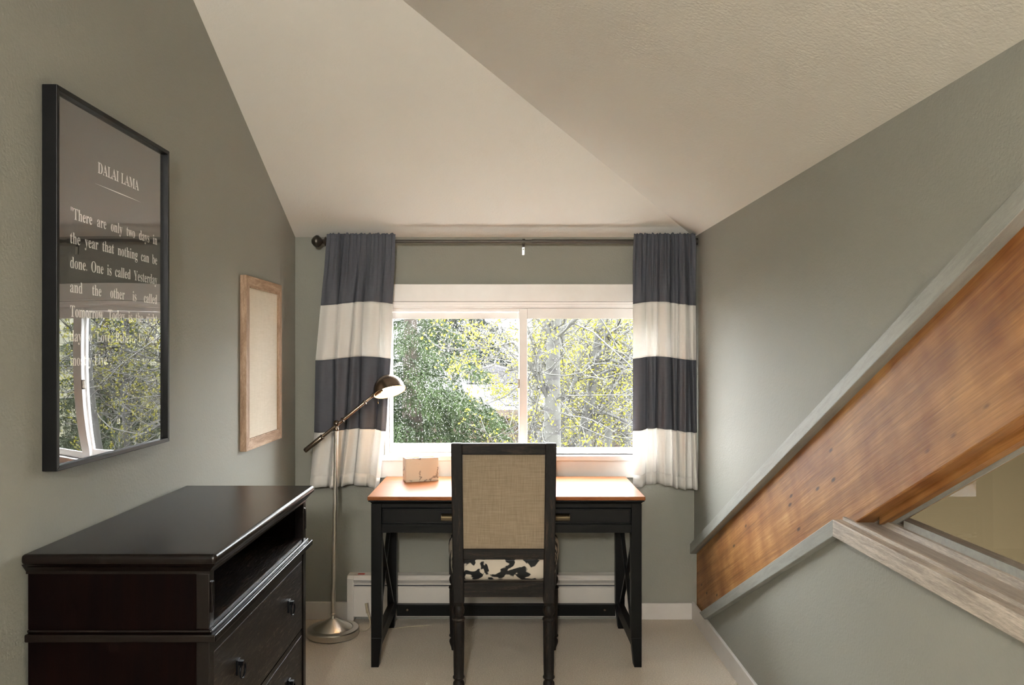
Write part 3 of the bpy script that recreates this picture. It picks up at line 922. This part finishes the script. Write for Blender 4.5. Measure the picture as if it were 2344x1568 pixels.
MB().box(BX1 - .03, BX1 - .003, BY0 + .03, BY1 - .03, .706, .745).build('front_rail', m_espresso, ds)
zt = .704
for k in range(3):
    zb = zt - .226 if k < 2 else .075
    dw = MB().box(BX1 - .35, BX1 - .004, BY0 + .033, BY1 - .033, zb, zt).build('drawer', m_brushed, ds, bevel=.002)
    for yy in (1.984, 2.456):
        zc = (zt + zb) / 2 + .012
        rp = MB().box(BX1 - .004, BX1 + .001, yy - .012, yy + .012, zc - .016, zc + .022).build('back_plate', m_iron, dw, bevel=.001)
        b = MB(); b.box(BX1, BX1 + .013, yy - .007, yy + .007, zc + .008, zc + .018)
        n = 24
        b.tube([(BX1 + .010, yy + .020 * math.sin(2 * pi * i / n), zc - .006 + .020 * math.cos(2 * pi * i / n)) for i in range(n + 1)], .0026, 8)
        b.build('ring_pull', m_iron, dw, smooth=50)
    MB().box(BX1 - .03, BX1 - .004, BY0 + .03, BY1 - .03, zb - .02, zb - .003).build('front_rail', m_espresso, ds)
    zt = zb - .022

# ------------------------------------------------------------------ framed poster
def framed(name, label, x_out, y0, y1, z0, z1, bw, mv, mh, edge=0.0):
    o = thing(name, label, 'picture', (XL, (y0 + y1) / 2, z0))
    xb = XL + .001
    def bar(pa, mt):
        # mitred bar: quad in (y,z) extruded in x
        MB().prism(pa, xb, x_out).build('frame_bar', mt, o, bevel=.0012)
    bar([(y0, z0), (y0, z1), (y0 + bw, z1 - bw), (y0 + bw, z0 + bw)], mv)
    bar([(y1, z0), (y1, z1), (y1 - bw, z1 - bw), (y1 - bw, z0 + bw)], mv)
    bar([(y0, z1), (y1, z1), (y1 - bw, z1 - bw), (y0 + bw, z1 - bw)], mh)
    bar([(y0, z0), (y1, z0), (y1 - bw, z0 + bw), (y0 + bw, z0 + bw)], mh)
    return o
PX = -1.0536
po = framed('framed_poster', 'large black framed quotation poster hanging on the left wall', PX, 1.856, 2.483, 1.117, 2.032, .012, m_frameblk, m_frameblk)
GX = -1.066
MB().box(GX - .006, GX - .004, 1.866, 2.473, 1.127, 2.022).build('print', m_print, po)
# acrylic sheet, slightly bowed towards its lower edge
vs_ = []; fs = []
n, mm = 30, 40
for j in range(mm + 1):
    for i in range(n + 1):
        u, v_ = i / n, j / mm
        bow = .0016 * math.exp(-v_ * 9) * (math.sin(pi * u)) - .0006 * math.sin(v_ * 6) * math.sin(pi * u)
        vs_.append((GX + bow, 1.866 + .607 * u, 1.127 + .895 * v_))
for j in range(mm):
    for i in range(n):
        a = j * (n + 1) + i
        fs.append((a, a + 1, a + n + 2, a + n + 1))
MB().add(vs_, fs).build('acrylic_sheet', m_acrylic, po, smooth=60, recalc=False)

def serif(s):
    o = ''
    for c in s:
        if 'A' <= c <= 'Z': o += chr(0x1D400 + ord(c) - 65)
        elif 'a' <= c <= 'z': o += chr(0x1D41A + ord(c) - 97)
        elif '0' <= c <= '9': o += chr(0x1D7CE + ord(c) - 48)
        else: o += c
    return o
_wc = {}
def word_mesh(s):
    if s not in _wc:
        cu = bpy.data.curves.new('w', 'FONT')
        cu.body = serif(s); cu.size = 1.0; cu.offset = -.002; cu.resolution_u = 3
        ob = bpy.data.objects.new('w', cu)
        C.objects.link(ob)
        dg = bpy.context.evaluated_depsgraph_get()
        me = bpy.data.meshes.new_from_object(ob.evaluated_get(dg))
        vv = [tuple(v.co) for v in me.vertices]; ff = [tuple(q.vertices) for q in me.polygons]
        bpy.data.objects.remove(ob); bpy.data.curves.remove(cu); bpy.data.meshes.remove(me)
        xa = [v[0] for v in vv] or [0, .3]
        _wc[s] = (vv, ff, min(xa), max(xa))
    return _wc[s]
def text_line(s, ya, yb, zbase, cap, cond=.87, just=True):
    """justified between depth ya and yb on the poster; cap = capital height in metres"""
    k = cap / .70
    ws = s.split(' ')
    wid = [(word_mesh(w)[3] - word_mesh(w)[2]) * k * cond for w in ws]
    if just and len(ws) > 1:
        gap = ((yb - ya) - sum(wid)) / (len(ws) - 1)
        sc = 1.0
        if gap < .008:
            sc = ((yb - ya) - .008 * (len(ws) - 1)) / sum(wid); gap = .008
    else:
        gap, sc = .014, 1.0
        if yb: sc = (yb - ya - gap * (len(ws) - 1)) / sum(wid)
    y = ya
    for w, wd in zip(ws, wid):
        vv, ff, x0, x1 = word_mesh(w)
        b = MB(); b.add([(GX - .0036, y + (p_[0] - x0) * k * cond * sc, zbase + p_[1] * k) for p_ in vv], ff)
        b.build('printed_word', m_letter, po, recalc=False)
        y += wd * sc + gap
text_line('DALAI LAMA', 2.075, 2.308, 1.872, .030, just=False)
text_line('"There are only two days in', 1.945, 2.43, 1.7295, .029)
text_line('the year that nothing can be', 1.942, 2.43, 1.6685, .029)
text_line('done. One is called Yesterday', 1.942, 2.43, 1.6075, .029)
text_line('and the other is called', 1.942, 2.43, 1.547, .029)
text_line('Tomorrow. Today is the right', 1.942, 2.43, 1.4865, .029)
text_line('day to Love, Believe, Do and', 1.942, 2.43, 1.4255, .029)
text_line('mostly Live.', 1.942, None, 1.365, .029, just=False)
text_line('12', 2.178, None, 1.2, .013, just=False)
b = MB(); b.add([(GX - .0036, 2.058, 1.8412), (GX - .0036, 2.19, 1.8398), (GX - .0036, 2.326, 1.8412), (GX - .0036, 2.19, 1.8426)], [(0, 1, 2, 3)])
b.build('rule_line', m_letter, po, recalc=False)

# small weathered frame
sf = framed('picture_frame', 'small weathered oak frame holding a blank cream linen panel', -1.062, 3.252, 3.772, .986, 1.718, .042, m_gilded, m_gildedh)
MB().box(-1.085, -1.072, 3.29, 3.735, 1.025, 1.68).build('linen_panel', m_canvas, sf)
b = MB()
y0, y1, z0, z1 = 3.2935, 3.7305, 1.0275, 1.6765
for q in ((y0, y0 + .006, z0, z1), (y1 - .006, y1, z0, z1), (y0 + .006, y1 - .006, z0, z0 + .006), (y0 + .006, y1 - .006, z1 - .006, z1)):
    b.box(-1.072, -1.064, *q)
b.build('inner_lip', m_gilded, sf)

# ------------------------------------------------------------------ added fill lights behind the camera, out of view
GLB = Vector((-.25, -1.7, 2.10))
rl_ = thing('fill_globe', 'white globe added as unseen fill light behind the viewpoint', 'lamp', GLB)
MB().lathe([(.0001, -.13), (.065, -.113), (.113, -.065), (.13, 0), (.113, .065), (.065, .113), (.035, .125)], 24, Matrix.Translation(GLB)).build('globe', emit('fill_globe_emission', '#fffdf8', 110), rl_, smooth=60)
MB().lathe([(.035, .12), (.035, .15), (.006, .155), (.006, .44), (.05, .445), (.05, .49)], 16, Matrix.Translation(GLB)).build('stem', m_bronze, rl_, smooth=40)

TL = Vector((-.72, -2.3, 0))  # second added fill: an unseen uplight bouncing off the ceiling
tr_ = thing('fill_uplight', 'bronze upturned bowl added as unseen fill uplight behind the viewpoint', 'lamp', TL)
TM = Matrix.Translation(TL)
MB().lathe([(.0001, 0), (.13, 0), (.13, .02), (.02, .04), (.012, .05)], 24, TM).build('base', m_bronze, tr_, smooth=40)
MB().lathe([(.012, .04), (.012, 1.64)], 16, TM).build('pole', m_bronze, tr_, smooth=40)
MB().lathe([(.02, 1.63), (.09, 1.66), (.15, 1.73), (.175, 1.81), (.170, 1.81), (.145, 1.735), (.085, 1.667), (.02, 1.64)], 32, TM).build('bowl', m_bronze, tr_, smooth=50)
MB().lathe([(.0001, 1.70), (.035, 1.715), (.05, 1.75), (.035, 1.785), (.0001, 1.80)], 20, TM).build('bulb', emit('fill_uplight_bulb', '#fffdf8', 1500), tr_, smooth=60)

# ------------------------------------------------------------------ outside
GZ = -4.5
b = MB(); b.box(-40, 40, 4.4, 60, GZ - .2, GZ); struct(b.build('ground', m_ground))
# brushy hillside rising to the right
vs_ = []; fs = []
nx, ny = 60, 14
for j in range(ny + 1):
    for i in range(nx + 1):
        x = -25 + 55 * i / nx; y = 24 + 26 * j / ny
        t = j / ny
        h = GZ - .1 + (t ** .8) * (4.4 + 6.5 / (1 + math.exp(-(x - 3.2) * .9))) + .5 * math.sin(x * 1.3 + y) * t + .35 * math.sin(x * 3.1 - y * .7) * t
        vs_.append((x, y, h))
for j in range(ny):
    for i in range(nx):
        a = j * (nx + 1) + i
        fs.append((a, a + 1, a + nx + 2, a + nx + 1))
tag(MB().add(vs_, fs).build('hillside', m_hill, smooth=80), kind='structure')

# neighbouring house
hs = thing('neighbouring_house', 'brown sided house with pale shingled roof seen through the trees', 'house', (1.2, 16.5, GZ))
HXa, HXb = -1.6, 4.2
b = MB(); b.box(HXa + .2, HXb - .2, 15.3, 19.0, GZ, .25); b.build('wall', m_siding, hs)
z = -1.2
while z < .2:
    MB().prism([(15.3, z + .13), (15.285, z + .13), (15.262, z), (15.3, z)], HXa + .2, HXb - .2).build('siding_board', m_siding, hs)
    z += .13
MB().prism([(14.9, .22), (14.9, .30), (17.1, 1.02), (19.3, .3), (19.3, .22), (17.1, .94)], HXa, HXb).build('roof', m_roof, hs)
MB().box(HXa, HXb, 14.86, 14.9, .14, .3).build('fascia', m_siding, hs)
MB().box(-.4, .05, 15.2, 15.26, -.75, -.6).build('vent', m_dark, hs)
MB().prism([(-.75, .75), (.3, .75), (.3, 1.0), (-.2, 1.12), (-.75, 1.0)], 16.2, 17.2, 'y').build('roof_dormer', m_roof, hs)

# --- spruce boughs: four shared meshes, copied as parts
def bough_mesh(seed, mt, name):
    rnd = random.Random(seed)
    b = MB()
    L = 1.0
    def main(t): return Vector((t * L, 0, .10 * math.sin(t * 2.2) - .38 * t * t))
    b.tube([main(k / 6) for k in range(7)], [.014 * (1 - k / 7) + .002 for k in range(7)], 4)
    def needles(p0, p1, n, ln):
        d = (p1 - p0)
        for k in range(n):
            t = rnd.random()
            c = p0 + d * t
            a = Vector((rnd.gauss(0, 1), rnd.gauss(0, 1), rnd.gauss(-.3, .8))).normalized() + d.normalized() * .8
            a = a.normalized() * ln * rnd.uniform(.6, 1.2)
            w = a.cross(Vector((rnd.gauss(0, 1), rnd.gauss(0, 1), rnd.gauss(0, 1)))).normalized() * ln * .10
            b.add([c - w, c + w, c + a], [(0, 1, 2)])
    for k in range(26):
        t = .12 + .88 * k / 26
        s = 1 if k % 2 else -1
        p0 = main(t)
        ln = (.34 * (1 - t) + .10) * rnd.uniform(.7, 1.2)
        p1 = p0 + Vector((ln * .55, s * ln * .8, rnd.uniform(-.35, -.05) * ln))
        p2 = p1 + Vector((ln * .15, s * ln * .1, -ln * rnd.uniform(.4, 1.1)))
        needles(p0, p1, 26, .05); needles(p1, p2, 26, .05)
        # hanging sprays
        for q in range(2):
            h0 = p0.lerp(p1, rnd.uniform(.2, 1)); h1 = h0 + Vector((rnd.uniform(-.03, .05), rnd.uniform(-.03, .03), -rnd.uniform(.12, .32)))
            needles(h0, h1, 22, .045)
    needles(main(.2), main(1.0), 70, .06)
    me = bpy.data.meshes.new(name)
    me.from_pydata([tuple(v) for v in b.v], [], b.f)
    me.materials.append(mt)
    return me
bm1 = [bough_mesh(20 + k, m_needle, 'bough') for k in range(4)]
bm2 = [bough_mesh(40 + k, m_needle2, 'bough') for k in range(4)]
def spruce(label, x, y, top, rmax, nb, zlo, meshes, seed, skirt):
    o = thing('spruce_tree', label, 'tree', (x, y, GZ), group='spruce trees outside the window')
    rnd = random.Random(seed)
    MB().tube([(x, y, GZ), (x + .05, y, 0), (x, y, top)], [.2, .14, .02], 10).build('trunk', m_spbark, o, smooth=60)
    for k in range(nb):
        t = (k + rnd.random()) / nb
        z = zlo + (top - zlo) * t
        r = (rmax * (1 - (z - skirt) / (top - skirt)) + .12) if z > skirt else rmax
        r *= rnd.uniform(.75, 1.12)
        a = k * 2.39996 + rnd.uniform(-.3, .3)
        ob = bpy.data.objects.new('bough', meshes[k % 4])
        C.objects.link(ob)
        ob.parent = o
        ob.location = (0, 0, z - GZ)
        ob.rotation_euler = (rnd.uniform(-.2, .2), rnd.uniform(-.15, .3), a)
        ob.scale = (r, r * rnd.uniform(.7, 1.0), r * rnd.uniform(.7, 1.0))
    return o
spruce('nearer olive green spruce with drooping boughs outside the left pane', -1.0, 8.3, 2.9, 1.75, 150, -1.8, bm1, 3, -1.0)
spruce('taller dark spruce standing behind the drooping one', -1.35, 21.0, 5.6, 2.7, 170, -2.0, bm2, 5, -.5)

spruce('spruce beyond the right curtain, seen mirrored in the poster', 3.3, 10.8, 2.8, 1.6, 110, -1.8, bm1, 9, -1.0)
# --- aspens
def grow(limbs, ntw, nlf, seed, o, zmin=-1.6, zmax=1.75, tl=(.35, 1.1), lf=.015, weights=None, tw_r=.006):
    rnd = random.Random(seed)
    tb = MB(); lb = MB()
    def leaf(c):
        if c.z > 2.1: return
        for q in range(rnd.randint(3, 6)):
            p = c + Vector((rnd.gauss(0, .022), rnd.gauss(0, .022), rnd.gauss(0, .022)))
            a = Vector((rnd.gauss(0, 1), rnd.gauss(0, 1), rnd.gauss(0, 1))).normalized() * lf * rnd.uniform(.6, 1.3)
            w = a.cross(Vector((rnd.gauss(0, 1), rnd.gauss(0, 1), rnd.gauss(0, 1)))).normalized() * lf * .55
            lb.add([p - a, p + w, p + a, p - w], [(0, 1, 2, 3)])
    segs = []
    for pts, rad in limbs:
        for i in range(len(pts) - 1):
            if max(pts[i].z, pts[i + 1].z) > zmin and min(pts[i].z, pts[i + 1].z) < zmax:
                segs.append((pts[i], pts[i + 1]))
    wts = [(s[1] - s[0]).length for s in segs]
    nl = 0
    for k in range(ntw):
        s = rnd.choices(segs, wts)[0]
        p = s[0].lerp(s[1], rnd.random())
        d = Vector((rnd.gauss(0, 1), rnd.gauss(0, .8), rnd.gauss(.35, .7))).normalized()
        L = rnd.uniform(*tl)
        pts = [p]
        for q in range(5):
            d = (d + Vector((rnd.gauss(0, .28), rnd.gauss(0, .28), rnd.gauss(.05, .28)))).normalized()
            pts.append(pts[-1] + d * L / 5)
        while len(pts) > 2 and pts[-1].z > 2.15: pts.pop()
        if pts[-1].z > 2.2: continue
        r0 = tw_r * (.5 + L)
        tb.tube(pts, [r0 * (1 - q / 6.5) for q in range(len(pts))], 3, cap=False)
        for sub in range(4):
            i = rnd.randint(1, max(1, len(pts) - 2))
            d2 = (d + Vector((rnd.gauss(0, .9), rnd.gauss(0, .9), rnd.gauss(0, .7)))).normalized()
            l2 = L * rnd.uniform(.2, .45)
            p2 = pts[i]; m_ = p2 + d2 * l2 * .5 + Vector((rnd.gauss(0, .02),) * 3); e_ = p2 + d2 * l2
            tb.tube([p2, m_, e_], [r0 * .5, r0 * .4, r0 * .25], 3, cap=False)
            if rnd.random() < nlf: leaf(e_)
            if rnd.random() < nlf * .5: leaf(m_)
        if rnd.random() < nlf: leaf(pts[-1])
    t = tb.build('twigs', m_twig, o, recalc=False); t['kind'] = 'stuff'
    l = lb.build('leaves', m_leaf, o, recalc=False); l['kind'] = 'stuff'

def limb_build(o, nm, pix, d, r, d2=None, n=12):
    """pix: (px, py) along the limb, r: start and end radius in metres"""
    P = []
    for i, (a, c) in enumerate(pix):
        t = i / (len(pix) - 1)
        P.append(at(a, c, d + ((d2 or d) - d) * t))
    P = smoothpts(P, 4)
    rad = [r[0] + (r[1] - r[0]) * i / (len(P) - 1) for i in range(len(P))]
    MB().tube(P, rad, n).build(nm, m_bark, o, smooth=60)
    return (P, rad)

# main forked aspen
a1 = thing('aspen_tree', 'thick pale forked aspen trunk filling the middle of the right pane', 'tree', tuple(at(1262, 805, 6.9).xy) + (GZ,), group='budding aspens outside the window')
lm = [limb_build(a1, 'trunk', [(1255, 2060), (1262, 1500), (1264, 1040), (1265, 900), (1267, 775)], 6.9, (.10, .056)),
      limb_build(a1, 'limb', [(1266, 790), (1276, 700), (1282, 560), (1285, 300)], 6.9, (.05, .026)),
      limb_build(a1, 'limb', [(1266, 778), (1255, 755), (1247, 720), (1236, 640)], 6.9, (.032, .015)),
      limb_build(a1, 'limb', [(1268, 782), (1285, 760), (1312, 735), (1360, 690)], 6.9, (.03, .014), 6.7),
      limb_build(a1, 'limb', [(1258, 916), (1240, 885), (1224, 855), (1203, 815)], 6.9, (.025, .013), 6.75),
      limb_build(a1, 'limb', [(1248, 900), (1238, 860), (1222, 805), (1215, 760)], 6.9, (.02, .010), 7.1)]
grow(lm[1:] + lm[:1], 120, .7, 1, a1)
# second aspen with level boughs
a2 = thing('aspen_tree', 'slimmer pale aspen with level boughs at the right edge of the view', 'tree', tuple(at(1340, 805, 8.0).xy) + (GZ,), group='budding aspens outside the window')
lm = [limb_build(a2, 'trunk', [(1318, 2130), (1330, 1500), (1339, 1020), (1350, 930), (1358, 870), (1368, 790), (1378, 720), (1392, 560)], 8.0, (.075, .034)),
      limb_build(a2, 'limb', [(1346, 958), (1375, 945), (1405, 952), (1450, 975), (1500, 985)], 8.0, (.022, .010), 7.7),
      limb_build(a2, 'limb', [(1345, 965), (1380, 935), (1410, 905), (1450, 890), (1510, 870)], 8.0, (.024, .010), 8.3),
      limb_build(a2, 'limb', [(1360, 868), (1390, 850), (1420, 842), (1470, 838)], 8.0, (.022, .010)),
      limb_build(a2, 'limb', [(1372, 826), (1395, 824), (1425, 832), (1455, 826), (1520, 800)], 8.0, (.020, .010), 7.7),
      limb_build(a2, 'limb', [(1368, 785), (1390, 765), (1425, 745), (1460, 728)], 8.0, (.022, .010), 8.2),
      limb_build(a2, 'limb', [(1345, 985), (1375, 980), (1400, 975)], 8.0, (.016, .006))]
grow(lm, 150, .8, 2, a2)
# leaning aspen crossing both
a3 = thing('aspen_tree', 'leaning pale aspen crossing diagonally in front of the forked trunk', 'tree', tuple(at(1215, 805, 7.9).xy) + (GZ,), group='budding aspens outside the window')
lm = [limb_build(a3, 'trunk', [(1185, 2240), (1205, 1500), (1232, 1030), (1262, 985), (1288, 950), (1300, 915), (1318, 870), (1342, 840), (1378, 805), (1420, 770), (1470, 735)], 7.9, (.036, .012)),
      limb_build(a3, 'limb', [(1318, 872), (1325, 820), (1330, 770), (1338, 735), (1345, 650)], 7.9, (.024, .012)),
      limb_build(a3, 'limb', [(1288, 950), (1265, 970), (1240, 1000), (1215, 1020)], 7.9, (.02, .012)),
      limb_build(a3, 'limb', [(1336, 780), (1318, 765), (1322, 755), (1340, 740)], 7.9, (.012, .006))]
grow(lm, 70, .7, 3, a3)
# aspen whose budding branches cross the left pane
a4 = thing('aspen_tree', 'budding aspen whose thin branches reach across the left pane', 'tree', tuple(at(1520, 805, 6.6).xy) + (GZ,), group='budding aspens outside the window')
lm = [limb_build(a4, 'trunk', [(1500, 2400), (1510, 1500), (1520, 1000), (1530, 700), (1545, 300)], 6.6, (.08, .05)),
      limb_build(a4, 'limb', [(1524, 640), (1400, 660), (1290, 700), (1215, 765), (1190, 812)], 6.6, (.011, .007), 6.5),
      limb_build(a4, 'limb', [(1190, 812), (1175, 785), (1150, 790), (1100, 797), (1062, 800), (1015, 797), (988, 783), (970, 762)], 6.5, (.010, .003), 6.3, 6),
      limb_build(a4, 'limb', [(1100, 797), (1075, 772), (1040, 762), (1010, 750), (998, 738), (992, 720)], 6.4, (.007, .002), 6.3, 6),
      limb_build(a4, 'limb', [(1062, 800), (1056, 830), (1050, 850), (1030, 875)], 6.4, (.005, .002), 6.3, 5),
      limb_build(a4, 'limb', [(1190, 880), (1160, 905), (1130, 918), (1100, 930)], 6.5, (.008, .003), 6.5, 6)]
grow(lm[2:], 46, .5, 4, a4, tl=(.12, .42), tw_r=.0035)
# further aspens, thinner and denser
rnd = random.Random(77)
lab = ['slender far aspen sapling behind the forked trunk', 'far aspen sapling between the two pale trunks', 'far aspen sapling rising behind the level boughs', 'far aspen sapling beside the curtain edge',
       'far aspen sapling left of the forked trunk', 'faint aspen sapling behind all the pale trunks', 'hazy aspen sapling deep in the thicket', 'hazy aspen sapling at the back right of the thicket',
       'aspen sapling behind the right curtain, mirrored in the poster', 'farther aspen sapling mirrored at the edge of the poster']
for k, (px, d) in enumerate([(1285, 10.5), (1318, 11.5), (1395, 10.0), (1430, 11.0), (1225, 12.0), (1300, 14.5), (1350, 13.5), (1440, 13.0), (1590, 9.0), (1690, 12.0)]):
    base = at(px, 805, d)
    t = thing('aspen_tree', lab[k], 'tree', (base.x, base.y, GZ), group='budding aspens outside the window')
    lm = [limb_build(t, 'trunk', [(px - 10, 805 + 5.9 * F / d), (px - 3, 1020), (px + rnd.uniform(-10, 10), 850), (px + rnd.uniform(-15, 15), 650), (px + rnd.uniform(-20, 20), 450)], d, (.06, .02), n=8)]
    for q in range(7):
        y_ = rnd.uniform(700, 1010); s = rnd.choice((-1, 1))
        lm.append(limb_build(t, 'limb', [(px, y_), (px + s * 30, y_ - rnd.uniform(0, 30)), (px + s * rnd.uniform(55, 110), y_ - rnd.uniform(10, 80))], d, (.02, .006), d + rnd.uniform(-.8, .8), n=6))
    dens = .45 if k in (4, 5) else .75
    grow(lm, 90 if k in (4, 5) else 150, dens, 100 + k, t, zmin=-1.8, lf=.017)
